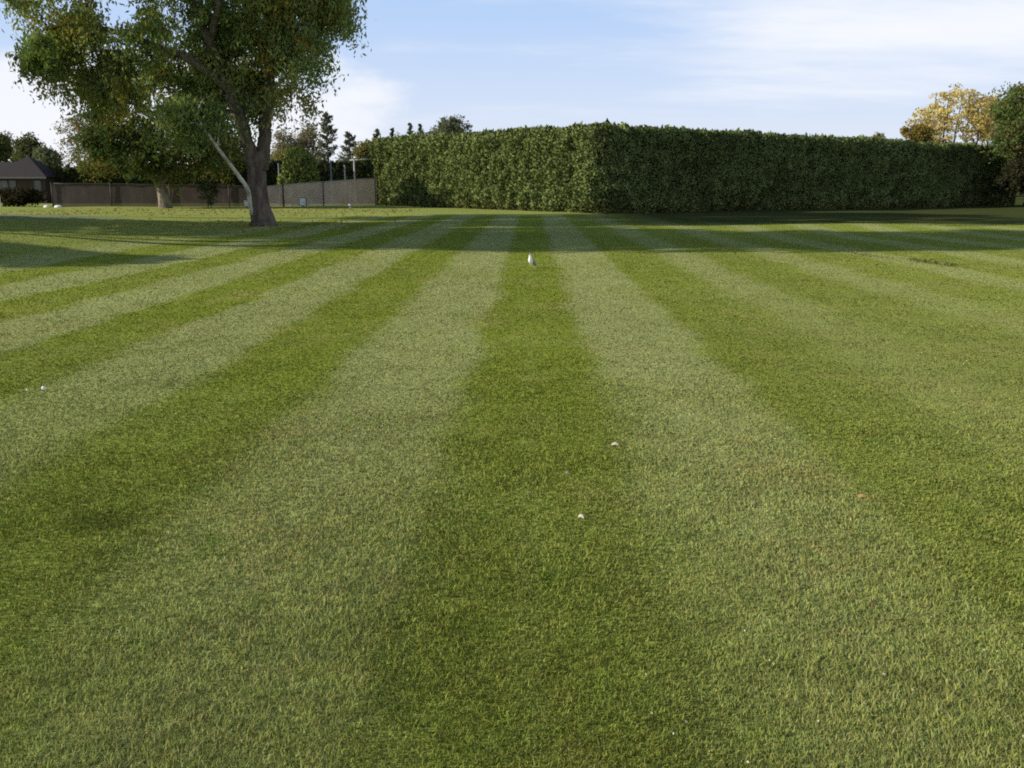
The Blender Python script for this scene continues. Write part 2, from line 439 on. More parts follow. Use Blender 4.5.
M_BARK_RED = mat_bark('warm_bark', (.13, .105, .085), (.36, .31, .25))

def sample_path(pts, n):
    P = np.asarray(pts, float)
    # Catmull-Rom
    Q = np.vstack([2 * P[0] - P[1], P, 2 * P[-1] - P[-2]])
    out = []
    for t in np.linspace(0, len(P) - 1, n):
        k = min(int(t), len(P) - 2); f = t - k
        p0, p1, p2, p3 = Q[k], Q[k + 1], Q[k + 2], Q[k + 3]
        out.append(.5 * ((2 * p1) + (-p0 + p2) * f + (2 * p0 - 5 * p1 + 4 * p2 - p3) * f * f + (-p0 + 3 * p1 - 3 * p2 + p3) * f ** 3))
    return np.array(out)

def tree(name, label, cat, base, limbs, blobs, n_clumps, per, leaf, palette, seed, bark=None, clump=.8, droop=.3,
         group=None, extra_limbs=(), branch_r=.05, shell=.45, vflat=.75, leafmat=None, rotz=0, hang=False, twigs=True):
    """limbs: [(points, radii)] relative to base; blobs: [(centre, radii, weight)]"""
    rs = np.random.RandomState(seed)
    root = empty(name, base, label, cat, group, rotz)
    tv, tf, off = [], [], 0
    def add_tube(V, T):
        nonlocal off
        tv.append(V); tf.append(T + off); off += len(V)
    skel = []; skr = []
    for pts, rad in limbs:
        n = max(8, len(pts) * 5)
        P = sample_path(pts, n)
        R = np.interp(np.linspace(0, 1, n), np.linspace(0, 1, len(rad)), rad)
        P[1:-1] += rs.normal(size=(n - 2, 3)) * R[1:-1, None] * (.10 if rad[0] < .5 else .02)
        add_tube(*tube_np(P, R, 12 if rad[0] > .25 else 7))
        skel.append(P[n // 3:]); skr.append(R[n // 3:])
    S = np.concatenate(skel); SR = np.concatenate(skr)
    # clump centres
    W = np.array([b[2] for b in blobs], float); W /= W.sum()
    ids = rs.choice(len(blobs), n_clumps, p=W)
    C = np.empty((n_clumps, 3))
    for k, bi in enumerate(ids):
        c, rad, _ = blobs[bi]
        d = rs.normal(size=3); d /= np.linalg.norm(d)
        rr = rs.rand() ** (1 / 3.0) * (1 - shell) + shell * rs.uniform(.72, 1.0)
        C[k] = np.array(c) + d * np.array(rad) * rr
    zmin = min(b[0][2] - b[1][2] for b in blobs)
    dist = np.min(np.linalg.norm(C[:, None] - S[None], axis=2), axis=1)
    order = np.argsort(dist)
    for k in order:
        D = np.linalg.norm(S - C[k], axis=1) + np.maximum(S[:, 2] - C[k][2], 0) * 1.2 + .8 * (SR < .02)
        q = int(np.argmin(D)); a = S[q]; b = C[k]; ln = np.linalg.norm(b - a)
        if ln < .15: continue
        r0 = min(SR[q] * .7, branch_r * (.4 + .35 * ln ** .5)); 
        if twigs or r0 > .02:
            mid = a + (b - a) * .5 + rs.normal(size=3) * ln * .10 + np.array([0, 0, ln * .10])
            P = sample_path([a, mid, b], 7)
            R = np.linspace(r0, max(r0 * .25, .006), 7)
            add_tube(*tube_np(P, R, 5))
            S = np.vstack([S, P[2:]]); SR = np.concatenate([SR, R[2:]])
    mesh_np('trunk', np.vstack(tv), np.vstack(tf), bark or M_BARK, root, smooth=True)
    # leaves
    n = n_clumps * per
    cid = np.repeat(np.arange(n_clumps), per)
    cr = clump * rs.uniform(.6, 1.35, n_clumps)
    g = rs.normal(size=(n, 3)) * .5
    # leaves sit along a few drooping twigs in each clump, so the clump has a ragged outline
    tw = rs.normal(size=(n_clumps, 6, 3)); tw /= np.linalg.norm(tw, axis=2)[:, :, None]
    ti = rs.randint(0, 6, n); tt = rs.rand(n) ** .7
    P = C[cid] + (tw[cid, ti] * tt[:, None] * 1.05 + g * .42) * cr[cid][:, None] * np.array([1, 1, vflat])
    P[:, 2] -= droop * cr[cid] * tt ** 2
    pal = np.array(palette)
    ca = pal[rs.choice(len(pal), n_clumps)]
    lc = ca[cid] * rs.uniform(.7, 1.3, (n, 1))
    sw = rs.rand(n) < .22; lc[sw] = pal[rs.choice(len(pal), sw.sum())] * rs.uniform(.75, 1.25, (sw.sum(), 1))
    cen = np.array([np.average([b[0][a_] for b in blobs], weights=W) for a_ in range(3)])
    ext = P.std(0) * 1.8 + .2
    n1 = (P - C[cid]) / cr[cid][:, None]; n2 = (P - cen) / ext
    nvec = n1 * .85 + n2 * .55 + rs.normal(size=(n, 3)) * .12
    nvec /= np.linalg.norm(nvec, axis=1)[:, None] + 1e-9
    if hang:
        hd = rs.normal(size=(n, 3)) * .55 + np.array([0, 0, -1.0])
        Vv, Tt = leaf_quads(P, leaf, rs, .40, hd)
    else:
        Vv, Tt = leaf_quads(P, leaf, rs)
    mesh_np('crown', Vv, Tt, leafmat or M_LEAF, root, cols=np.tile(lc, (2, 1)), nv=np.tile(nvec, (2, 1)))
    return root

# --- the big tree at the left
def rel(px, py, Y, base, dy=0.0):
    p = at(px, py, Y); return (p[0] - base[0], dy, p[2] - base[2])
bx0, by0 = -11.9, 43.2
B = (bx0, by0, gz(bx0, by0))
def q(px, py, dy=0.0): return rel(px, py, by0 + dy, B, dy)
GREEN = [(.205, .275, .10), (.25, .315, .13), (.18, .25, .088), (.30, .34, .16), (.26, .29, .095)]
OLIVE = [(.29, .25, .07), (.36, .29, .08)]
limbs = [
    ([(0, 0, -.15), (-.0, 0, .25), q(259.5, 205), q(257, 180), q(256.5, 152)], [.68, .54, .44, .41, .38]),
    ([q(261, 168), q(265, 135, .1), q(266, 105, .2), q(271, 60, .3), q(277, 10, .2), q(290, -60, .2), q(300, -150, .3)], [.31, .28, .26, .23, .19, .14, .06]),
    ([q(256, 172), q(248, 145, -.2), q(239, 115, -.4), q(228, 85, -.5), q(208, 40, -.8), q(185, -20, -1), q(160, -110, -1)], [.32, .29, .27, .24, .20, .14, .06]),
    ([q(229, 90, -.45), q(192, 62, -1.2), q(140, 40, -1.8), q(85, 25, -2.0), q(45, 30, -2)], [.20, .16, .12, .08, .04]),
    ([q(234, 102, -.4), q(204, 85, 1.2), q(150, 75, 2.2), q(100, 70, 2.6)], [.16, .13, .09, .04]),
    ([q(208, 50, -.8), q(220, 0, -2.5), q(240, -60, -4)], [.17, .13, .06]),
    ([q(270, 70, .3), q(292, 45, 0), q(320, 22, -.4), q(345, 20, -.6)], [.16, .12, .07, .03]),
    ([q(268, 95, .2), q(285, 78, -.6), q(303, 72, -1.0), q(318, 88, -1.2)], [.10, .07, .045, .02]),
    ([q(275, 30, .2), q(300, -10, 1.6), q(330, -50, 2.6)], [.15, .11, .05]),
]
blobs = [
    ((-5.2, -.3, 10.0), (4.7, 5.0, 4.9), 3.2), ((-2.9, .5, 16.0), (7.2, 8.2, 7.4), 3.6),
    ((-8.0, -.5, 9.2), (1.8, 3.0, 3.0), .8), ((-7.6, .8, 7.4), (1.5, 1.6, 1.3), .3),
    ((1.6, 0, 9.6), (2.6, 3.2, 2.3), .75), ((3.0, -.2, 9.4), (1.2, 1.6, 1.3), .35), ((2.8, 0, 13.2), (3.6, 4.6, 4.2), 1.0),
    ((2.0, -1.1, 6.7), (.9, .9, 1.5), .26), ((-2.4, 0.8, 7.2), (2.4, 2.6, 1.6), .55), ((-.4, .3, 8.6), (2.0, 2.6, 2.2), .5),
    ((-.5, .7, 7.2), (2.3, 2.0, 1.6), .7), ((.0, .5, 5.7), (.8, 1.2, .8), .10), ((-2.2, 1.2, 5.7), (1.3, 1.6, 1.2), .2), ((-7.0, .9, 6.0), (1.4, 1.4, 1.0), .2), (q(196, 108, -2.4), (1.3, .9, .9), .22),
]
BIG = tree('broadleaf_tree', 'large leafy tree with forked trunk on the lawn at left, crown cut by the frame', 'tree', B, limbs, blobs, 450, 350, .205,
     GREEN * 4 + OLIVE * 2, 3, M_BARK, clump=.95, droop=.8, branch_r=.075, hang=True)
# low stem climbing the left of the trunk; pale bark stands in for sunlight
Pth = sample_path([q(253, 217, -.25), q(250, 203, -.5), q(247.5, 189, -.75), q(238, 175, -1.2), q(223, 155, -1.8), q(207, 133, -2.3), q(197, 117, -2.5), q(191, 104, -2.6)], 30)
Vt, Tt = tube_np(Pth, np.interp(np.linspace(0, 1, 30), [0, .2, .6, 1], [.06, .105, .075, .025]), 9)
lv, lf, lo_ = [Vt], [Tt], len(Vt)
for k_, (ex, ey_, dz_) in enumerate(((180, 112, -2.2), (204, 98, -2.9), (188, 124, -2.9), (222, 112, -2.2))):
    a_ = Pth[[26, 25, 22, 18][k_]]; b_ = np.array(q(ex, ey_, dz_))
    v_, t_ = tube_np(sample_path([a_, (a_ + b_) / 2 + np.array([0, 0, .12]), b_], 8), np.linspace(.035, .010, 8), 6)
    lv.append(v_); lf.append(t_ + lo_); lo_ += len(v_)
Vt, Tt = np.vstack(lv), np.vstack(lf)
tag(mesh_np('limb', Vt, Tt, M_BARK_PALE, BIG, smooth=True), 'thin lower limb leaning out to the left, bark painted pale as if sunlit')

# --- second tree behind it
bx1, by1 = -29.6, 78.7
B1 = (bx1, by1, gz(bx1, by1))
def q1(px, py, dy=0.0): return rel(px, py, by1, B1, dy)
limbs = [
    ([(0, 0, -.1), (0, 0, .3), q1(163, 195), q1(160, 185), q1(157, 176)], [.62, .52, .44, .40, .34]),
    ([q1(158, 182, -.2), q1(150, 172, -.5), q1(143, 160, -.7), q1(132, 135, -.9)], [.26, .22, .17, .06]),
    ([q1(162, 182), q1(172, 160, .3), q1(182, 125, .4)], [.26, .2, .06]),
    ([q1(160, 178), q1(163, 150), q1(158, 105)], [.3, .22, .06]),
]
blobs = [((-.2, 0, 7.4), (5.6, 5.2, 4.0), 3), ((3.2, -.6, 5.2), (2.8, 2.8, 2.6), 1.0), ((-3.4, -.5, 5.0), (2.6, 2.6, 2.2), .8), ((.2, -1.8, 3.8), (2.0, 1.6, 1.5), .5)]
SECOND = tree('broadleaf_tree', 'smaller dark leafy tree with pale stubby trunk, behind and left of the big forked tree', 'tree', B1, limbs, blobs, 210, 150, .27,
     [(.075, .108, .042), (.09, .125, .05), (.07, .10, .04), (.08, .11, .04), (.19, .16, .055)], 5, M_BARK_RED, clump=1.15, droop=.5)

# --- trees standing left of the frame; their long shadows lie across the lawn
def shade_copy(src, x, y, s, rz, label):
    o = copy_tree(src); o.location = (x, y, gz(x, y)); o.scale = (s[0], s[0], s[1]); o.rotation_euler = (0, 0, rz)
    o['label'] = label
    return o
SHADE = tree('broadleaf_tree', 'tall high crowned tree past the left edge, shading the lawn beyond the gull', 'tree', (-26.0, 27.6, gz(-26.0, 27.6)),
     [([(0, 0, -.1), (.1, 0, 5), (-.1, .1, 10), (.2, 0, 16), (0, 0, 20)], [.55, .42, .34, .2, .05])],
     [((0, 0, 15.6), (4.2, 4.6, 6.2), 3), ((1.2, 1.6, 12.5), (3.2, 3.4, 2.6), 1), ((-1, -1.8, 18.0), (3.0, 3.0, 3.6), 1)], 260, 120, .34, GREEN, 8, M_BARK, clump=1.1, droop=.5)
shade_copy(SHADE, -30.5, 25.0, (1.1, 1.15), 1.2, 'leafy tree past the left edge, just left of the high crowned one')
shade_copy(SHADE, -31.0, 32.4, (1.0, .78), .5, 'leafy tree past the left edge, behind the pair with high crowns')
shade_copy(SHADE, -36.0, 39.2, (1.35, .56), 2.2, 'short broad leafy tree past the left edge, second farthest from the viewer')
shade_copy(SHADE, -40, 49.6, (1.3, 1.42), 4.0, 'tallest of all trees past the left edge, farthest from the viewer')
shade_copy(SHADE, -25.5, 20.0, (.62, .33), 2.6, 'short leafy tree past the left edge, nearest to the viewer')

# ------------------------------------------------------------------ hedges
M_HEDGE = mat_leaf('hedge_sprays', .08, .66)
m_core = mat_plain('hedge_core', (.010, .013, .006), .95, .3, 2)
def hedge(name, label, path, thick, h0, h1, dens, seed, pal, spray=.32, corner_r=1.4, amp=.30, group=None, tops=0.5):
    """path: outer base line; the inside lies to its left-hand normal side given by sign of thick"""
    rs = np.random.RandomState(seed)
    P = [np.array(p, float) for p in path]
    pts = [P[0]]
    for a, b, c in zip(P[:-2], P[1:-1], P[2:]):
        d1 = (a - b) / np.linalg.norm(a - b); d2 = (c - b) / np.linalg.norm(c - b)
        for t in np.linspace(0, 1, 7):
            s0 = b + d1 * corner_r; s2 = b + d2 * corner_r
            pts.append((1 - t) ** 2 * s0 + 2 * t * (1 - t) * b + t * t * s2)
    pts.append(P[-1]); pts = np.array(pts)
    seg = np.linalg.norm(np.diff(pts, axis=0), axis=1); cum = np.concatenate([[0], np.cumsum(seg)]); LEN = cum[-1]
    def frame(s):
        x = np.interp(s, cum, pts[:, 0]); y = np.interp(s, cum, pts[:, 1])
        e = .6
        x2 = np.interp(np.minimum(s + e, LEN), cum, pts[:, 0]) - np.interp(np.maximum(s - e, 0), cum, pts[:, 0])
        y2 = np.interp(np.minimum(s + e, LEN), cum, pts[:, 1]) - np.interp(np.maximum(s - e, 0), cum, pts[:, 1])
        l = np.hypot(x2, y2); tx, ty = x2 / l, y2 / l
        return x, y, tx, ty
    # profile u in 0..1: outer wall, rounded shoulder, top, shoulder, inner wall
    def prof(u, h):
        rr = .55
        l1 = h - rr; la = rr * PI / 2; l2 = thick - 2 * rr
        tot = 2 * l1 + 2 * la + l2
        d = u * tot
        off = np.zeros_like(d); z = np.zeros_like(d); no = np.zeros_like(d); nz = np.zeros_like(d)
        m = d < l1; z[m] = d[m]; no[m] = -1; off[m] = 0
        m = (d >= l1) & (d < l1 + la); a = (d[m] - (l1 if np.isscalar(l1) else l1[m])) / rr
        off[m] = rr - rr * np.cos(a); z[m] = (l1 if np.isscalar(l1) else l1[m]) + rr * np.sin(a); no[m] = -np.cos(a); nz[m] = np.sin(a)
        m = (d >= l1 + la) & (d < l1 + la + l2); l1m = l1 if np.isscalar(l1) else l1[m]
        off[m] = rr + d[m] - l1m - la; z[m] = h if np.isscalar(h) else h[m]; nz[m] = 1
        m = (d >= l1 + la + l2) & (d < l1 + 2 * la + l2); l1m = l1 if np.isscalar(l1) else l1[m]; a = (d[m] - l1m - la - l2) / rr
        off[m] = thick - rr + rr * np.sin(a); z[m] = l1m + rr * np.cos(a); no[m] = np.sin(a); nz[m] = np.cos(a)
        m = d >= l1 + 2 * la + l2; l1m = l1 if np.isscalar(l1) else l1[m]
        off[m] = thick; z[m] = np.maximum((2 * l1m + 2 * la + l2) - d[m], 0); no[m] = 1
        return off, z, no, nz
    def disp(p):
        a = vnoise(p * np.array([.5, .5, .6]) + 9) * .45 + (1 - 2.2 * np.abs(vnoise(p * np.array([1.05, 1.05, .95]) + 31))) * .50 + vnoise(p * 2.6 + 3) * .35
        return a
    def dnorm(p, n):
        e = .12; g = np.stack([(disp(p + np.eye(3)[a_] * e) - disp(p - np.eye(3)[a_] * e)) / (2 * e) for a_ in range(3)], 1) * amp
        g = g - n * (g * n).sum(1)[:, None]
        q_ = n - g * .9
        return q_ / (np.linalg.norm(q_, axis=1)[:, None] + 1e-9)
    def surf(s, u, inset=0.0):
        h = (h0 + (h1 - h0) * s / LEN) * np.ones_like(s)
        h = h + .10 * vnoise(np.stack([s * .35, s * 0 + seed, s * 0], 1)) + .07 * vnoise(np.stack([s * 1.3, s * 0 + seed + 5, s * 0], 1))
        x, y, tx, ty = frame(s)
        off, z, no, nz = prof(u, h)
        nx, ny = -ty, tx                      # left-hand normal = inside
        X = x + nx * off; Y = y + ny * off
        n = np.stack([nx * no, ny * no, nz], 1)
        p = np.stack([X, Y, z], 1)
        d = disp(p)
        bot = np.clip(1 - z / .7, 0, 1) * (np.abs(no) > .5)
        p = p + n * (d * amp * (1 - .55 * np.clip(n[:, 2], 0, 1)) - inset - .35 * bot ** 2)[:, None]
        p[:, 2] += ground_z(x, y)
        return p, n, d, z / h
    # core
    ns = int(LEN / .45) + 2; nu = 44
    Sg, Ug = np.meshgrid(np.linspace(0, LEN, ns), np.linspace(0, 1, nu), indexing='ij')
    p, n, d, zz = surf(Sg.ravel(), Ug.ravel(), .14)
    i = np.arange(ns - 1)[:, None] * nu; j = np.arange(nu - 1)[None, :]
    Tc = np.stack([i + j, i + nu + j, i + nu + j + 1, i + j + 1], -1).reshape(-1, 4)
    Tc = np.concatenate([Tc[:, [0, 1, 2]], Tc[:, [0, 2, 3]]])
    # sprays
    hm = (h0 + h1) / 2
    tot = 2 * hm + thick
    cnt = int(LEN * tot * dens)
    s = rs.uniform(0, LEN, cnt); u = rs.beta(.9, 1.35, cnt)
    P2, n2, d2, z2 = surf(s, u)
    # end faces
    ne = int(thick * hm * dens * 1.2)
    for s_end, sg in ((0.0, -1), (LEN, 1)):
        fx, fy, tx, ty = frame(np.array([s_end]))
        o_ = rs.uniform(0.2, thick - .2, ne); zz_ = rs.uniform(0.15, (h0 if sg < 0 else h1) - .1, ne)
        pe = np.stack([fx[0] - ty[0] * o_, fy[0] + tx[0] * o_, zz_], 1)
        nn = np.tile(np.array([[tx[0] * sg, ty[0] * sg, 0]]), (ne, 1))
        de = disp(pe); pe = pe + nn * (de * amp)[:, None]; pe[:, 2] += gz(fx[0], fy[0])
        P2 = np.vstack([P2, pe]); n2 = np.vstack([n2, nn]); d2 = np.concatenate([d2, de]); z2 = np.concatenate([z2, zz_ / hm])
    m = len(P2)
    nv2 = dnorm(P2, n2) + rs.normal(size=(m, 3)) * .10
    dirs = n2 * .75 + np.array([0, 0, .35]) + rs.normal(size=(m, 3)) * .5
    P2 = P2 + n2 * rs.uniform(-.13, .13, (m, 1)) + rs.normal(size=(m, 3)) * .05
    sz = np.full(m, spray)
    # a few feathery shoots stand up from the top
    top = (z2 > .95) & (n2[:, 2] > .2) & (rs.rand(m) < tops * .25)
    sz[top] *= 1.9; dirs[top] = np.array([0, 0, 1.2]) + rs.normal(size=(top.sum(), 3)) * .35; P2[top, 2] += .10
    Vs, Ts = leaf_quads(P2, sz, rs, aspect=.50, dirs=dirs)
    pal = np.array(pal)
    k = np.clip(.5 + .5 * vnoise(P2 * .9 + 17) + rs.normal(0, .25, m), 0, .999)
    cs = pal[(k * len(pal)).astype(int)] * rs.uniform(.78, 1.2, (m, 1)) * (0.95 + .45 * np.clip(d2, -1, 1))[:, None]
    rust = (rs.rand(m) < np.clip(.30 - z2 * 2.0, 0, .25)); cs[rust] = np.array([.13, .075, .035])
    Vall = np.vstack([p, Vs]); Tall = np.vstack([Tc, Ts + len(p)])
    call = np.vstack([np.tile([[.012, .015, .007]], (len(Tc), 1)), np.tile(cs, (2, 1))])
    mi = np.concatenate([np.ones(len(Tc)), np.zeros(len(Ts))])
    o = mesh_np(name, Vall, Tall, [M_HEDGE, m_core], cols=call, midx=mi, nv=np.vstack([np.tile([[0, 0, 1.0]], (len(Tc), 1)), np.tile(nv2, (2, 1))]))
    return tag(o, label, 'hedge', group)

HPAL = [(.148, .185, .066), (.158, .20, .072), (.172, .215, .076), (.148, .19, .062), (.185, .22, .082)]
hedge('clipped_hedge', 'tall clipped evergreen hedge turning a corner, left face sunlit and right face in shade',
      [(-14.3, 90), (4.6, 63.2), (44.6, 90.6)], 3.2, 5.72, 5.0, 260, 21, HPAL, spray=.215, amp=.40, tops=.12)
DPAL = [(.030, .042, .018), (.04, .055, .022), (.05, .06, .025)]
hedge('cedar_hedge', 'dark low hedge behind the brown fence, seen left and right of the round bush', [(-62, 104), (-15.5, 98)], 2.2, 3.1, 4.0, 60, 23, DPAL, spray=.36)

# rounded clipped bush
def bush(name, label, base, rx, ry, h, n, size, pal, seed, cat='bush', taper=.25, group=None, lump=.16):
    rs = np.random.RandomState(seed)
    root = empty(name, base, label, cat, group)
    d = rs.normal(size=(n, 3)); d /= np.linalg.norm(d, axis=1)[:, None]
    def surf(d):
        z = np.clip(d[:, 2], -1, 1)
        zz = (z * .5 + .5)
        w = np.sqrt(np.clip(1 - np.abs(z) ** 2.6, 0, 1)) * (1 - taper * zz)
        a = np.arctan2(d[:, 1], d[:, 0])
        p = np.stack([np.cos(a) * w * rx, np.sin(a) * w * ry, .08 + zz * h], 1)
        nn = np.stack([np.cos(a), np.sin(a), z * .9], 1); nn /= np.linalg.norm(nn, axis=1)[:, None]
        ds = vnoise(p * 1.3 + seed) * .6 + vnoise(p * 3 + seed) * .4
        return p + nn * (ds * lump * rx)[:, None], nn, ds
    p, nn, ds = surf(d)
    V, T = leaf_quads(p + rs.normal(size=(n, 3)) * .05, size, rs, .5, nn * .8 + np.array([0, 0, .6]))
    pal = np.array(pal)
    cs = pal[rs.choice(len(pal), n)] * rs.uniform(.7, 1.3, (n, 1)) * (1 + .4 * ds)[:, None]
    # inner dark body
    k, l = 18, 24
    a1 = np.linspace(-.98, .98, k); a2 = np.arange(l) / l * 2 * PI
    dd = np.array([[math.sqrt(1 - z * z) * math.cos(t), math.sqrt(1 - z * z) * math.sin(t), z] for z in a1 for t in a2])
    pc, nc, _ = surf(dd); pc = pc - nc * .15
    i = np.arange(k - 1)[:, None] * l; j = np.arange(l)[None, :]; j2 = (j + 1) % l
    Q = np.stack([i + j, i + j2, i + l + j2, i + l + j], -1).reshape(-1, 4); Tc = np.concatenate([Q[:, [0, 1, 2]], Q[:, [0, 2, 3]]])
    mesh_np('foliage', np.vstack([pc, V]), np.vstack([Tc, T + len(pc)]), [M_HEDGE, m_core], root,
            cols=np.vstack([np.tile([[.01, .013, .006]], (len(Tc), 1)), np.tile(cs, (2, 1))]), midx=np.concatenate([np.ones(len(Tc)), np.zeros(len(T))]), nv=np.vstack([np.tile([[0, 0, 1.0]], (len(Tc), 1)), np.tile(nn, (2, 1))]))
    st = MB().tube([(0, 0, -.1), (.02, 0, .25), (0, .01, .6)], [.14, .1, .09], 8); st.build('stem', M_BARK, root, True)
    return root
x, y, z = at(300, 190, 90)
bush('clipped_bush', 'round topped clipped cedar bush behind the brown fence', (x, y, gz(x, y)), 1.95, 1.8, 5.1, 5200, .30, [(.19, .25, .075), (.22, .28, .085), (.17, .225, .065)], 31)
x, y, z = at(208, 206, 79.5)
tree('young_shrub', 'loose grey green shrub before the fence between the two tree trunks', 'shrub', (x, y, gz(x, y)),
     [([(0, 0, 0), (.05, 0, .6), (.0, 0, 1.3)], [.05, .04, .02])], [((0, 0, 1.45), (.8, .7, 1.15), 1)], 40, 45, .16, [(.10, .12, .06), (.12, .13, .07), (.09, .10, .05)], 33, clump=.35, droop=.2, branch_r=.02)

# ------------------------------------------------------------------ trees in the background
def bg_tree(name, label, px0, px1, ytop, ybase_crown, Y, n_clumps, per, leaf, pal, seed, clump, bark=None, ncopies=0, droop=.2, stems=1, group=None, fill=1.0, br=.05, shell=.45, cat='tree'):
    """crown spans px0..px1 and ytop..ybase_crown in the view, standing at depth Y"""
    cx = (px0 + px1) / 2
    a = at(px0, ytop, Y); b = at(px1, ybase_crown, Y); c = at(cx, ytop, Y)
    base = (c[0], Y, gz(c[0], Y))
    w = (b[0] - a[0]) / 2; zt = a[2] - base[2]; zb = max(b[2] - base[2], .4)
    rs = np.random.RandomState(seed + 100)
    hz = (zt - zb) / 2; zc = (zt + zb) / 2
    limbs = []
    for k in range(stems):
        sx = (k - (stems - 1) / 2) * w * .25
        tx = (k - (stems - 1) / 2) * w * .9 / max(stems - 1, 1) if stems > 1 else rs.uniform(-.1, .1) * w
        r0 = max(.14, zt * .024) / math.sqrt(stems)
        limbs.append(([(sx * .3, 0, -.1), (sx * .6, 0, zb * .5), ((sx + tx) / 2, 0, zc * .8), (tx, rs.uniform(-.2, .2) * w, zt - hz * .35)], [r0 * 1.25, r0, r0 * .7, r0 * .2]))
    blobs = [((0, 0, zc), (w * .80, w * .75, hz * .85), 2.0)]
    for k in range(5):
        t = rs.uniform(0, 2 * PI); e = rs.uniform(-.5, .75)
        blobs.append(((math.cos(t) * w * .50, math.sin(t) * w * .4, zc + e * hz * .7), (w * .42, w * .42, hz * .36), .55))
    return tree(name, label, cat, base, limbs, blobs, n_clumps, per, leaf, pal, seed, bark or M_BARK, clump=clump, droop=droop, group=group, branch_r=br, shell=shell)

YEL = [(.68, .54, .21), (.62, .51, .26), (.72, .60, .27), (.56, .47, .26), (.68, .52, .16)]
HAZE = [(.27, .24, .19), (.24, .22, .17), (.30, .25, .19)]
bg_tree('autumn_tree', 'tall yellow autumn tree with open multi stemmed crown above the right hedge', 916, 1016, 78, 158, 135, 320, 36, .36, YEL, 41, .85, M_BARK, stems=6, br=.08, shell=.5)
bg_tree('autumn_tree', 'small yellowish tree peeping over the hedge, just left of the tall yellow tree', 904, 938, 121, 150, 128, 60, 70, .28, [(.28, .22, .07), (.24, .20, .07), (.33, .24, .06)], 42, .8)
bg_tree('autumn_tree', 'lowest yellowish treetop barely showing above the right hedge', 870, 893, 130, 155, 128, 40, 60, .28, [(.28, .23, .08), (.22, .2, .07)], 43, .7)
bg_tree('broadleaf_tree', 'green tree with rusty patches at the right edge of the frame', 1000, 1082, 74, 172, 84, 240, 120, .24, [(.13, .185, .06), (.12, .17, .055), (.15, .20, .065), (.14, .19, .06), (.13, .18, .06), (.22, .16, .08)], 44, .95)
bg_tree('dark_shrub', 'dark reddish shrub under the green tree at the right frame edge', 1003, 1090, 138, 214, 83.5, 300, 100, .26, [(.045, .05, .026), (.055, .048, .03), (.045, .055, .026)], 45, .8, cat='shrub', shell=.2)

PINE = [(.14, .165, .11), (.165, .18, .12), (.19, .20, .13)]
bg_tree('pine_tree', 'dark rounded tree behind the house, at the extreme left edge', -22, 14, 127, 172, 125, 90, 90, .32, [(.13, .145, .075), (.11, .125, .065)], 51, 1.1)
bg_tree('pine_tree', 'lumpy olive tree above the house roof ridge', 12, 41, 131, 172, 122, 80, 90, .32, [(.125, .14, .07), (.10, .115, .06), (.15, .155, .085)], 52, .95)
bg_tree('pine_tree', 'dark low tree behind the right slope of the house roof', 36, 62, 146, 178, 118, 80, 90, .30, PINE, 53, .9)
bg_tree('bare_tree', 'pale thinly leaved tree with bare spreading branches, right of the house', 52, 118, 108, 178, 104, 150, 26, .24, [(.20, .17, .10), (.17, .16, .09), (.24, .18, .08)], 54, 1.0, M_BARK_PALE, stems=3, br=.06, shell=.75)
bg_tree('olive_tree', 'yellow olive tree behind the fence, right of the bare branched tree', 72, 132, 142, 185, 102, 110, 80, .26, [(.24, .21, .07), (.19, .19, .07), (.15, .165, .06)], 55, 1.0)
bg_tree('olive_tree', 'dull green tree in the gap between the two trunks behind the fence', 178, 262, 126, 186, 100, 170, 80, .27, [(.17, .18, .07), (.14, .16, .06), (.21, .19, .065)], 56, 1.1)
bg_tree('hazy_tree', 'greyish thin tree showing right behind the forked trunk', 268, 300, 124, 175, 135, 95, 42, .30, HAZE, 57, 1.0, M_BARK_PALE, stems=2)
bg_tree('hazy_tree', 'greyish thin tree standing left of the taller conifer', 291, 323, 121, 175, 138, 95, 42, .30, HAZE, 58, 1.0, M_BARK_PALE, stems=2)
bg_tree('olive_tree', 'low brownish green tree behind the round clipped bush', 262, 312, 146, 180, 112, 100, 80, .28, [(.23, .21, .085), (.19, .185, .075)], 59, .9)
bg_tree('olive_tree', 'brownish tree at the left end of the clipped hedge', 355, 386, 136, 178, 112, 90, 70, .28, [(.22, .21, .09), (.18, .19, .08), (.25, .22, .10)], 60, .8)
bg_tree('olive_tree', 'wide dull treetop peeping over the left end of the hedge', 374, 434, 131, 178, 120, 150, 80, .28, [(.19, .20, .09), (.16, .18, .08)], 61, .8)

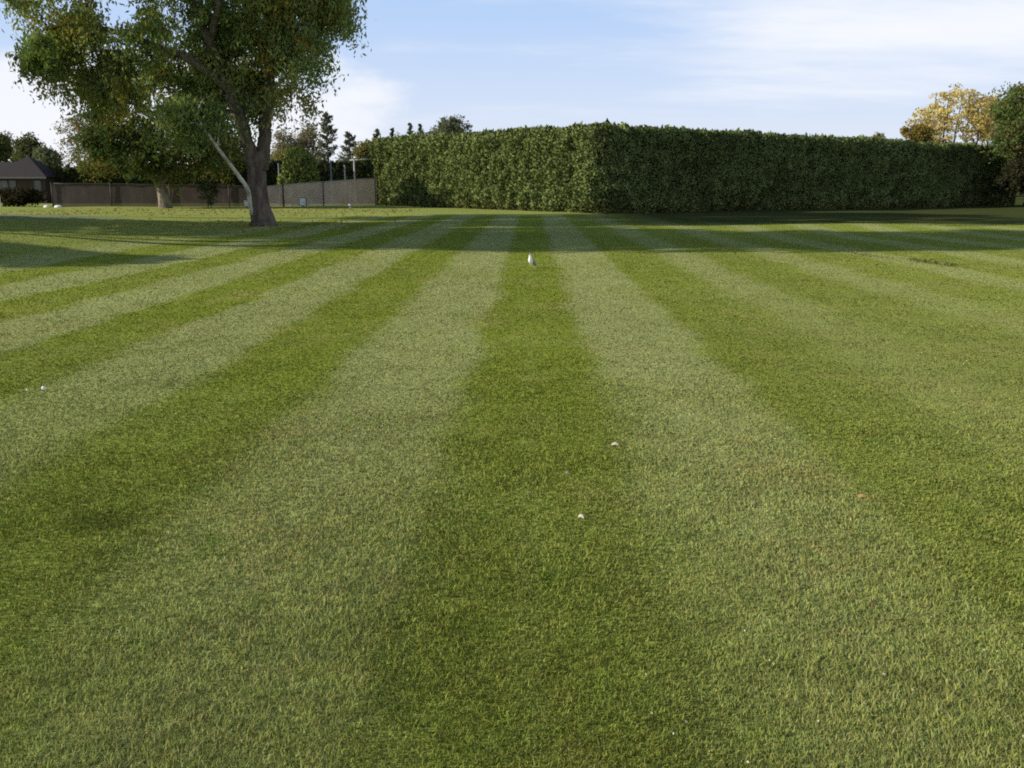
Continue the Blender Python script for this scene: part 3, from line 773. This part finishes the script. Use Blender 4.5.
def conifer(name, label, px, ytop, Y, wpx, seed, pal, layers=13, group=None, dens=46, low=.12):
    a = at(px, ytop, Y); base = (a[0], Y, gz(a[0], Y)); H = a[2] - base[2]
    W = abs(at(px + wpx / 2, ytop, Y)[0] - a[0])
    rs = np.random.RandomState(seed); root = empty(name, base, label, 'conifer', group)
    tv, tf, off = [], [], 0
    V, T = tube_np(sample_path([(0, 0, -.1), (.03 * W, 0, H * .5), (0, 0, H * .98)], 12), np.linspace(H * .022, .02, 12), 8)
    tv.append(V); tf.append(T); off = len(V)
    P, D = [], []
    nb = layers * 6
    for k in range(nb):
        t = low + (1 - low) * (k / nb) ** .9
        z = H * t; ln = W * (1.02 - t) ** .62 * rs.uniform(.50, 1.18) * min(1, .55 + t * 2.5)
        an = rs.uniform(0, 2 * PI)
        b = np.array([math.cos(an), math.sin(an), 0])
        up = rs.uniform(-.15, .30) + .35 * t
        pts = sample_path([np.array([0, 0, z]), b * ln * .55 + np.array([0, 0, z + ln * up * .3]), b * ln + np.array([0, 0, z + ln * up])], 6)
        V, T = tube_np(pts, np.linspace(.05, .012, 6), 4); tv.append(V); tf.append(T + off); off += len(V)
        m = int(dens * (.4 + ln / max(W, .1)))
        tt = rs.rand(m) ** .6
        p = np.stack([np.interp(tt, np.linspace(0, 1, 6), pts[:, i]) for i in range(3)], 1) + rs.normal(size=(m, 3)) * np.array([.20, .20, .13]) * (.4 + ln * .28)
        P.append(p); D.append(np.tile(b * .6 + np.array([0, 0, .5]), (m, 1)))
    P = np.vstack(P); D = np.vstack(D)
    nc_ = P * np.array([1, 1, 0]) / max(W, .1) + np.array([0, 0, .35]) + rs.normal(size=P.shape) * .2
    nc_ /= np.linalg.norm(nc_, axis=1)[:, None] + 1e-9
    V, T = leaf_quads(P, .34, rs, .38, D)
    pal = np.array(pal); cs = pal[rs.choice(len(pal), len(P))] * rs.uniform(.65, 1.35, (len(P), 1))
    mesh_np('trunk', np.vstack(tv), np.vstack(tf), M_BARK, root, smooth=True)
    mesh_np('crown', V, T, M_NEEDLE, root, cols=np.tile(cs, (2, 1)), nv=np.tile(nc_, (2, 1)))
    return root
conifer('conifer_tree', 'tallest dark conifer right of the forked tree, above the fence', 326, 113, 128, 44, 71, PINE, 14, dens=60)
conifer('conifer_tree', 'shorter dark conifer between the tallest conifer and the hedge', 349, 133, 126, 44, 72, PINE, 11, dens=60)
conifer('conifer_tree', 'thin treetop spire over the hedge, leftmost of the row', 392, 128, 135, 24, 73, [(.08, .10, .05), (.10, .12, .06)], 10)
conifer('conifer_tree', 'thin treetop spire over the hedge, left of the twin spires', 377, 129, 138, 24, 76, [(.10, .11, .06), (.12, .12, .07)], 10)
conifer('conifer_tree', 'pale slender spire over the hedge, left one of the twin spires', 410, 123, 135, 20, 74, [(.11, .13, .07), (.13, .15, .08)], 11)
conifer('conifer_tree', 'pale slender spire over the hedge, right one of the twin spires', 420, 124, 137, 20, 75, [(.10, .12, .06), (.13, .15, .08)], 11)
bg_tree('pine_tree', 'dark spreading pine top with two humps over the left part of the hedge', 422, 480, 115, 160, 118, 120, 110, .26, PINE, 77, .75, droop=0, shell=.6)

# far-off wood closing the horizon
rs = np.random.RandomState(90)
n = 26000
th = rs.uniform(-.95, .95, n); R0 = 190 + rs.normal(0, 5, n)
hh = 5.0 + 1.8 * vnoise(np.stack([th * 60, th * 0, th * 0], 1)) + 1.2 * vnoise(np.stack([th * 170, th * 0 + 3, th * 0], 1))
zz = hh * rs.rand(n) ** .6
P = np.stack([R0 * np.sin(th), R0 * np.cos(th), zz], 1)
V, T = leaf_quads(P, .95, rs, .8)
cs = np.array([(.07, .08, .04), (.09, .09, .045), (.12, .10, .05)])[rs.choice(3, n)] * rs.uniform(.7, 1.3, (n, 1))
tag(mesh_np('distant_wood', V, T, M_LITTER, cols=np.tile(cs, (2, 1))), 'low far-off wood along the horizon', 'wood', kind='stuff')

# ------------------------------------------------------------------ house
hY = 100.0
hx = at(18, 170, hY)[0]
m_wall = mat_plain('house_wall', (.055, .040, .035), .9, .3, 2.0, bump=.3)
m_roof = mat_plain('roof_shingles', (.027, .022, .024), .9, .35, 5.0, bump=.5, stretch=(1, 1, 6))
m_glass = mat_plain('window_glass', (.08, .09, .10), .12, .1, 1.0)
m_trim = mat_plain('pale_trim', (.13, .12, .115), .7, .15, 3)
h = empty('house', (hx, hY, gz(hx, hY)), 'low house with dark hipped roof behind the fence at far left', 'house')
ev = 2.65; pk = at(27, 155.5, hY)[2]; wd = 3.0
b = MB(); b.box((-4.5, 3.0, ev / 2 - .1), (14.4, 6, ev + .2)); wall = b.build('wall', m_wall, h)
rb = MB()
def hip(x0, x1, y0, y1, z0, zp, rx0, rx1):
    ym = (y0 + y1) / 2
    A_, B_, C_, D_ = (x0, y0, z0), (x1, y0, z0), (x1, y1, z0), (x0, y1, z0); E_, G_ = (rx0, ym, zp), (rx1, ym, zp)
    rb.poly([A_, B_, G_, E_]); rb.poly([B_, C_, G_]); rb.poly([C_, D_, E_, G_]); rb.poly([D_, A_, E_]); rb.poly([D_, C_, B_, A_])
hip(-3.0, 3.1, -.5, 5.0, ev, pk, -.05, .05)
hip(-12.2, 1.2, 1.0, 6.9, ev + .012, pk - .55, -9.5, -.6)
roof = rb.build('roof', m_roof, h)
f = MB(); f.box((.05, -.53, ev - .08), (6.1, .04, .16)); f.build('fascia', m_trim, h)
for wx in (-1.55, -.7, 1.9):
    w_ = MB(); w_.box((wx, -.03, 1.72), (.62, .06, 1.05)); wo = w_.build('window', m_glass, h)
    fr = MB()
    for dx in (-.34, .34): fr.box((wx + dx, -.045, 1.72), (.06, .09, 1.15))
    for dz in (-.55, .55): fr.box((wx, -.046, 1.72 + dz), (.62, .085, .06))
    fr.build('frame', m_trim, wo)
x, y, z = at(18, 205, 84.5)
tree('dark_shrub', 'dark reddish bush before the house wall at far left', 'shrub', (x, y, gz(x, y)), [([(0, 0, 0), (0, 0, .5), (.1, 0, 1.0)], [.08, .06, .03])],
     [((0, 0, .85), (2.4, .9, .75), 1)], 70, 60, .22, [(.05, .035, .025), (.06, .05, .028), (.045, .045, .025)], 93, clump=.5, droop=.1, branch_r=.03)

# ------------------------------------------------------------------ fences
def mat_screen(name, color, alpha):
    m, nt, out = new_mat(name)
    tc = N(nt, 'ShaderNodeTexCoord')
    n1 = noise_(nt, vscale(nt, tc.outputs['Object'], (1, 1, .4)), 1.2, 4, .6)
    c = mix_(nt, n1, tuple(x * .5 for x in color), tuple(x * 1.5 for x in color))
    d = N(nt, 'ShaderNodeBsdfDiffuse'); nt.links.new(c, d.inputs[0])
    t = N(nt, 'ShaderNodeBsdfTransparent')
    mx = N(nt, 'ShaderNodeMixShader'); mx.inputs[0].default_value = alpha
    nt.links.new(t.outputs[0], mx.inputs[1]); nt.links.new(d.outputs[0], mx.inputs[2]); nt.links.new(mx.outputs[0], out.inputs[0])
    return m
m_scr_dark = mat_screen('dark_windscreen', (.105, .085, .080), .88)
m_scr = mat_screen('brown_windscreen', (.80, .63, .53), .74)
m_galv = mat_plain('galvanised_steel', (.42, .42, .42), .45, .15, 6, metal=.3)
m_dkpost = mat_plain('dark_post', (.035, .035, .03), .6, .2, 4)
m_blue = mat_plain('blue_grey_pole', (.14, .18, .26), .5, .15, 4)
m_pale = mat_plain('pale_grey_pole', (.42, .40, .38), .5, .15, 4)
m_white = mat_plain('white_paint', (.86, .86, .84), .6, .06, 4)

def screen_fence(name, label, pts, posts, mat, railmat, postmat, ends=True):
    """pts: [(x, y, height)] along the run"""
    c = (pts[0][0], pts[0][1], gz(pts[0][0], pts[0][1]))
    root = empty(name, c, label, 'fence')
    P = np.array(pts, float); d = np.concatenate([[0], np.cumsum(np.hypot(np.diff(P[:, 0]), np.diff(P[:, 1])))])
    n = max(int(d[-1] / 1.2), 6); tt = np.linspace(0, d[-1], n)
    X = np.interp(tt, d, P[:, 0]); Y = np.interp(tt, d, P[:, 1]); Hh = np.interp(tt, d, P[:, 2]); Z = ground_z(X, Y)
    sag = .03 * np.sin(tt * 1.9) + .02 * np.sin(tt * 4.7)
    k = 5
    V = np.stack([np.stack([X - c[0], Y - c[1] + .03 * np.sin(tt * 2.2 + r_), Z - c[2] + .02 + (Hh - .06 + sag * (r_ == k - 1) * .5) * r_ / (k - 1)], 1) for r_ in range(k)], 1).reshape(-1, 3)
    i = np.arange(n - 1)[:, None] * k; j = np.arange(k - 1)[None, :]
    T = np.stack([i + j, i + k + j, i + k + j + 1, i + j + 1], -1).reshape(-1, 4)
    mesh_np('screen', V, T, mat, root)
    r_ = MB(); r_.tube([(X[i] - c[0], Y[i] - c[1] - .05, Z[i] - c[2] + Hh[i]) for i in range(n)], .032, 8); r_.build('top_rail', railmat, root, True)
    for s in posts:
        x = float(np.interp(s, tt, X)); y = float(np.interp(s, tt, Y)); hh = float(np.interp(s, tt, Hh))
        p = MB(); p.tube([(x - c[0], y - c[1] - .09, gz(x, y) - c[2] - .1), (x - c[0], y - c[1] - .09, gz(x, y) - c[2] + hh + .05)], .045, 8)
        p.dome((x - c[0], y - c[1] - .09, gz(x, y) - c[2] + hh + .05), (.055, .055, .05), 3, 8)
        p.build('post', postmat, root, True)
    return root
a0 = at(53, 206, 83.5); a1 = at(252, 206, 83.5)
lenf = a1[0] - a0[0]
screen_fence('screen_fence', 'long dark brown screen fence from beside the house to the forked tree', [(a0[0], 83.5, 2.0), (a1[0] + .8, 83.5, 1.75)], list(np.arange(.05, lenf, 5.1)), m_scr_dark, m_dkpost, m_dkpost)
b0 = at(266, 206, 84.0); b1 = at(330, 205, 86); b2 = at(377, 205, 88.5)
lenb = math.hypot(b1[0] - b0[0], 2) + math.hypot(b2[0] - b1[0], 2.5)
screen_fence('screen_fence', 'brown screen fence with pale top rail ending at the clipped hedge', [(b0[0], 84, 1.75), (b1[0], 86, 2.10), (b2[0], 88.5, 2.45)], [.1, 1.55, 5.0, lenb - .1], m_scr, m_galv, m_dkpost)

def pole(name, label, px, ytop, Y, r_, mat, arm=None):
    a = at(px, ytop, Y); z0 = gz(a[0], Y); H = a[2] - z0
    root = empty(name, (a[0], Y, z0), label, 'pole')
    p = MB(); p.tube([(0, 0, -.2), (0, 0, H * .5), (0, 0, H)], [r_, r_ * .96, r_ * .9], 10); p.build('shaft', mat, root, True)
    c_ = MB(); c_.dome((0, 0, H), (r_ * 1.25, r_ * 1.25, r_), 4, 10); c_.build('cap', mat, root, True)
    return root, H
pole('tall_pole', 'dark blue grey pole behind the fence, nearest to the forked trunk', 278.5, 164, 90, .075, m_blue)
pole('tall_pole', 'slim blue grey pole right of the round clipped bush', 330.5, 161, 90, .07, m_blue)
pole('tall_pole', 'pale slim pole between the blue pole and the crossbar pole', 344.5, 166, 91, .065, m_pale)
pole('short_pole', 'thin pale stake behind the fence beside the crossbar pole', 349.5, 184, 91, .045, m_pale)
root, H = pole('crossbar_pole', 'tall pale pole with crossbar at the left end of the clipped hedge', 354, 160, 90.5, .08, m_pale)
arm = MB(); arm.tube([(-.42, 0, H - .02), (1.75, 0, H + .10)], .055, 8); arm.build('crossbar', m_pale, root, True)
lamp = MB(); lamp.dome((.12, 0, H + .18), (.16, .12, .14), 4, 10); lamp.build('fitting', m_white, root, True)
root, H = pole('fence_pole', 'short dark green pole against the brown fence beside the trunk', 282.5, 183, 84.2, .05, m_dkpost)

# small signs and markers
def sign(label, px, py, Y, w, h_, lift, rot=0):
    x, _, _ = at(px, py, Y); z0 = gz(x, Y)
    root = empty('ground_sign', (x, Y, z0), label, 'sign', None, rot)
    s = MB(); s.box((0, .03, (lift + h_) / 2), (.07, .04, lift + h_)); s.build('stake', m_dkpost, root)
    f = MB()
    f.box((0, 0, lift + .02), (w, .05, .04)); f.box((0, 0, lift + h_ - .02), (w, .05, .04))
    for sx in (-1, 1): f.box((sx * (w / 2 - .02), 0, lift + h_ / 2), (.04, .046, h_ - .08))
    f.build('frame', m_dkpost, root)
    b_ = MB(); b_.box((0, -.012, lift + h_ / 2), (w - .08, .034, h_ - .08)); b_.build('board', m_white, root, bevel=.008)
    return root
mat_grey = mat_plain('light_grey', (.50, .50, .50), .7, .1, 4)
sign('small white ground sign with dark frame before the brown fence', 303, 206, 81.5, .74, .70, .10, -.5)
sign('small white ground sign peeking out left of the forked trunk', 246.5, 206, 80.5, .62, .52, .08, -.6)
x, Y, _ = at(350.5, 209, 77); root = empty('marker_post', (x, Y, gz(x, Y)), 'short grey marker post on the lawn below the crossbar pole', 'marker')
p = MB(); p.tube([(0, 0, -.05), (0, 0, .12)], [.07, .07], 10); p.build('stem', mat_grey, root, True)
p = MB(); p.tube([(0, 0, .12), (0, 0, .2), (0, 0, .34)], [.10, .17, .14], 12); p.build('head', mat_grey, root, True)
for px, w_, lb in ((47, .30, 'low white rounded mound before the dark fence, smaller left one of the pair'), (58.5, .37, 'low white rounded mound before the dark fence, larger right one of the pair')):
    x, Y, _ = at(px, 206, 82); d_ = MB(); d_.dome((0, 0, 0), (w_, w_ * .7, .21)); o = d_.build('white_cover', m_white, None, True); o.location = (x, Y, gz(x, Y) - .02)
    tag(o, lb, 'cover', 'white covers before the fence')
x, Y, _ = at(.5, 208, 74); root = empty('marker_post', (x, Y, gz(x, Y)), 'thin white post at the extreme left edge of the lawn', 'marker')
p = MB(); p.tube([(0, 0, -.1), (0, 0, .95)], [.06, .055], 10); p.build('shaft', m_white, root, True)
p = MB(); p.dome((0, 0, .95), (.065, .065, .05), 4, 10); p.build('cap', m_white, root, True)

# ------------------------------------------------------------------ gull
m_gw = mat_plain('white_feathers', (.90, .90, .88), .8, .06, 20)
m_gg = mat_plain('grey_feathers', (.22, .235, .27), .8, .12, 20)
m_gb = mat_plain('black_feathers', (.015, .015, .017), .6, .1, 20)
m_gy = mat_plain('yellow_skin', (.45, .36, .12), .5, .1, 20)
gx_, gy_ = 0.02, 21.2
gull = empty('gull', (gx_, gy_, gz(gx_, gy_) - .022), 'white and grey gull standing on the dark centre stripe', 'bird', None, math.radians(232))
def loft(rings, seg=14):
    mb = MB(); k = len(rings)
    for i, (x, z, ry, rz, tl) in enumerate(rings):
        for j in range(seg):
            t = j / seg * 2 * PI
            lx = -math.sin(t) * rz * math.sin(tl); lz = math.sin(t) * rz * math.cos(tl)
            mb.v.append((x + lx, math.cos(t) * ry, z + lz))
    for i in range(k - 1):
        for j in range(seg):
            mb.f.append((i*seg + j, i*seg + (j+1) % seg, (i+1)*seg + (j+1) % seg, (i+1)*seg + j))
    mb.f.append(tuple(range(seg - 1, -1, -1))); mb.f.append(tuple((k-1)*seg + j for j in range(seg)))
    return mb
gull.scale = (1.05, 1.05, 1.12); gull.rotation_euler = (0, -.24, math.radians(238))
body = loft([(-.135, .098, .010, .008, .3), (-.115, .104, .028, .022, .35), (-.07, .122, .046, .042, .45), (-.02, .142, .057, .055, .55), (.025, .160, .058, .060, .7),
             (.056, .182, .050, .056, .95), (.070, .206, .037, .042, 1.25), (.074, .226, .030, .033, 1.4), (.079, .246, .030, .031, 1.3), (.090, .264, .029, .028, .9), (.106, .272, .022, .021, .5), (.120, .272, .010, .010, .2)])
bo = body.build('body', m_gw, gull, True); bo.modifiers.new('sub', 'SUBSURF').levels = 1; bo.modifiers['sub'].render_levels = 2
bk = loft([(.114, .270, .0075, .0085, .1), (.135, .267, .005, .007, .1), (.152, .261, .003, .0045, .0), (.157, .257, .0012, .0015, 0)], 8).build('beak', m_gy, gull, True)
for sy in (-1, 1):
    wv = MB(); n1, n2 = 12, 7
    for i in range(n1):
        t = i / (n1 - 1); cx_ = .045 - .20 * t; cz_ = .178 - .078 * t
        hw = .050 * math.sin(PI * min(1, (t + .12) / 1.12)) ** .6 * (1 - .55 * t) + .004
        out_ = .050 * (math.sin(PI * (t * .78 + .18)) ** .8) + .004 - .018 * t
        for j in range(n2):
            s_ = j / (n2 - 1) * 2 - 1
            wv.v.append((cx_ - s_ * hw * .35, sy * (out_ + .013 * (1 - s_ * s_) - (.018 if s_ > 0 else .008) * s_ * s_), cz_ + s_ * hw))
    for i in range(n1 - 1):
        for j in range(n2 - 1): wv.f.append((i*n2 + j, i*n2 + j + 1, (i+1)*n2 + j + 1, (i+1)*n2 + j))
    wo = wv.build('wing', m_gg, gull, True); md = wo.modifiers.new('sol', 'SOLIDIFY'); md.thickness = .008; md.offset = 0
    tp = loft([(-.135, .112, .006, .012, .3), (-.16, .100, .008, .012, .3), (-.185, .090, .006, .009, .3), (-.205, .082, .002, .003, .3)], 8)
    tp.v = [(a_, b_ + sy * .016, c_) for a_, b_, c_ in tp.v]; tp.build('wing_tip', m_gb, wo, True)
    lg = MB(); lg.tube([(-.005, sy * .024, .112), (-.010, sy * .024, .07), (.0, sy * .024, .03)], [.010, .0055, .0055], 8); lo = lg.build('leg', m_gy, gull, True)
    ft = MB(); ft.poly([(-.008, sy * .024 - .005, .034), (.034, sy * .024 - .020, .031), (.042, sy * .024, .032), (.034, sy * .024 + .020, .031), (-.008, sy * .024 + .005, .034)]); ft.build('foot', m_gy, lo)
    ey_ = MB(); ey_.dome((0, 0, 0), (.005, .005, .004), 4, 8)
    e_ = ey_.build('eye', m_gb, gull, True); e_.location = (.101, sy * .0245, .274); e_.rotation_euler = (-sy * PI / 2, 0, 0)
tl = MB(); tl.poly([(-.12, -.018, .100), (-.12, .018, .100), (-.185, .026, .074), (-.185, -.026, .074)])
to = tl.build('tail', m_gw, gull); md = to.modifiers.new('sol', 'SOLIDIFY'); md.thickness = .006

# ------------------------------------------------------------------ small bits on the lawn
def ground_at(px, py):
    r_ = ray(px, py); t_ = -EYE / r_[2]; x, y = r_[0] * t_, r_[1] * t_
    return x, y, gz(x, y)
m_feather = mat_plain('pale_feather', (.50, .45, .38), .8, .15, 30)
m_ltan = mat_plain('dry_leaf', (.40, .24, .10), .8, .3, 30)
def feather(px, py, ln, rot, label, mat, name='feather', cat='feather'):
    x, y, z = ground_at(px, py)
    mb = MB(); n1 = 9
    for i in range(n1):
        t = i / (n1 - 1); w_ = ln * .11 * math.sin(PI * min(1, .08 + t * .92)) ** .7 + .001
        for s_ in (-1, 0, 1):
            mb.v.append((ln * (t - .5), s_ * w_, .010 * math.sin(PI * t) + (.006 if s_ == 0 else .014 * (s_ > 0))))
    for i in range(n1 - 1):
        for j in range(2): mb.f.append((i*3 + j, i*3 + j + 1, (i+1)*3 + j + 1, (i+1)*3 + j))
    o = mb.build(name, mat, None, True); o.location = (x, y, z + .006); o.rotation_euler = (.08, -.05, rot)
    return tag(o, label, cat)
feather(615, 446.5, .046, -.4, 'small pale feather lying on the grass, farthest of the three', m_feather)
feather(567.5, 475, .022, .3, 'smallest white fleck of feather on the centre stripe', m_feather)
feather(581, 519.5, .037, -.7, 'pale curled feather lying on the centre stripe, nearest of the three', m_feather)
feather(873, 607, .050, .6, 'dry tan leaf lying in the grass at lower right', m_ltan, 'dry_leaf', 'leaf')
feather(862, 499, .045, -.3, 'dry brown leaf on the right lawn, farther than the tan one', m_ltan, 'dry_leaf', 'leaf')
def ball(px, py, r_, label):
    x, y, z = ground_at(px, py)
    bm_me = bpy.data.meshes.new('white_ball'); import bmesh
    bm = bmesh.new(); bmesh.ops.create_uvsphere(bm, u_segments=20, v_segments=12, radius=r_)
    for v_ in bm.verts:
        v_.co *= 1 + .03 * math.sin(v_.co.x * 900) * math.sin(v_.co.y * 900)
    bm.to_mesh(bm_me); bm.free(); bm_me.materials.append(m_white)
    for p_ in bm_me.polygons: p_.use_smooth = True
    o = link('white_ball', bm_me); o.location = (x, y, z + .024 + r_ * .6)
    return tag(o, label, 'ball')
ball(44, 392, .018, 'white ball resting on a pale stripe at left, brighter of the two')
ball(27.5, 393, .010, 'tiny pale ball on a stripe, left of the brighter white ball')

# fallen leaves under the trees
rs = np.random.RandomState(77)
n = 1300
x = rs.uniform(-36, -8, n); y = 66 + rs.normal(0, 6.0, n)
n2 = 350
x = np.concatenate([x, bx0 + rs.normal(0, 4.5, n2)]); y = np.concatenate([y, by0 + rs.normal(0, 4, n2)])
P = np.stack([x, y, ground_z(x, y) + .03], 1)
V, T = leaf_quads(P, .13, rs, .8, np.tile([[1.0, 0, 0]], (len(P), 1)) * rs.choice([-1, 1], (len(P), 1)))
V[:, 2] = np.clip(V[:, 2], np.repeat(P[:, 2], 4) - .02, np.repeat(P[:, 2], 4) + .04)
cs = np.array([(.36, .27, .10), (.30, .22, .08), (.40, .32, .13), (.26, .19, .08)])[rs.choice(4, len(P))]
tag(mesh_np('fallen_leaves', V, T, M_LITTER, cols=np.tile(cs, (2, 1))), 'yellow brown fallen leaves scattered under the left trees', 'leaves', kind='stuff')
# dry mowings left in a line on the right lawn
for seed, (pxa, pya, pxb, pyb, n, lb) in enumerate([(908, 261, 962, 268, 230, 'thicker dark line of old mowings on the right lawn'), (824, 251, 888, 259, 150, 'fainter broken line of old mowings, farther left on the right lawn')]):
    rs = np.random.RandomState(120 + seed)
    ax, ay, _ = ground_at(pxa, pya); bx_, by_, _ = ground_at(pxb, pyb)
    t = rs.rand(n); keep = vnoise(np.stack([t * 7 + seed * 9, t * 0, t * 0], 1)) > -.35
    t = t[keep]; m = len(t)
    x = ax + (bx_ - ax) * t + rs.normal(0, .06, m); y = ay + (by_ - ay) * t + rs.normal(0, .30, m)
    P = np.stack([x, y, ground_z(x, y) + rs.uniform(.03, .07, m)], 1)
    V, T = leaf_quads(P, .09, rs, .3)
    cs = np.array([(.15, .18, .055), (.20, .19, .08), (.16, .135, .065)])[rs.choice(3, m)]
    tag(mesh_np('grass_clippings', V, T, M_LITTER, cols=np.tile(cs, (2, 1))), lb, 'grass clippings', kind='stuff')

rs = np.random.RandomState(140)
n = 90
x = rs.uniform(.35, 2.2, n); y = rs.uniform(2.55, 3.7, n)
P = np.stack([x, y, ground_z(x, y) + rs.uniform(.012, .026, n)], 1)
V, T = leaf_quads(P, .011, rs, .6)
cs = np.array([(.62, .58, .42), (.5, .46, .28), (.7, .68, .55)])[rs.choice(3, n)]
tag(mesh_np('pale_clippings', V, T, M_LITTER, cols=np.tile(cs, (2, 1))), 'pale dry flecks caught in the grass at lower right', 'clippings', kind='stuff')
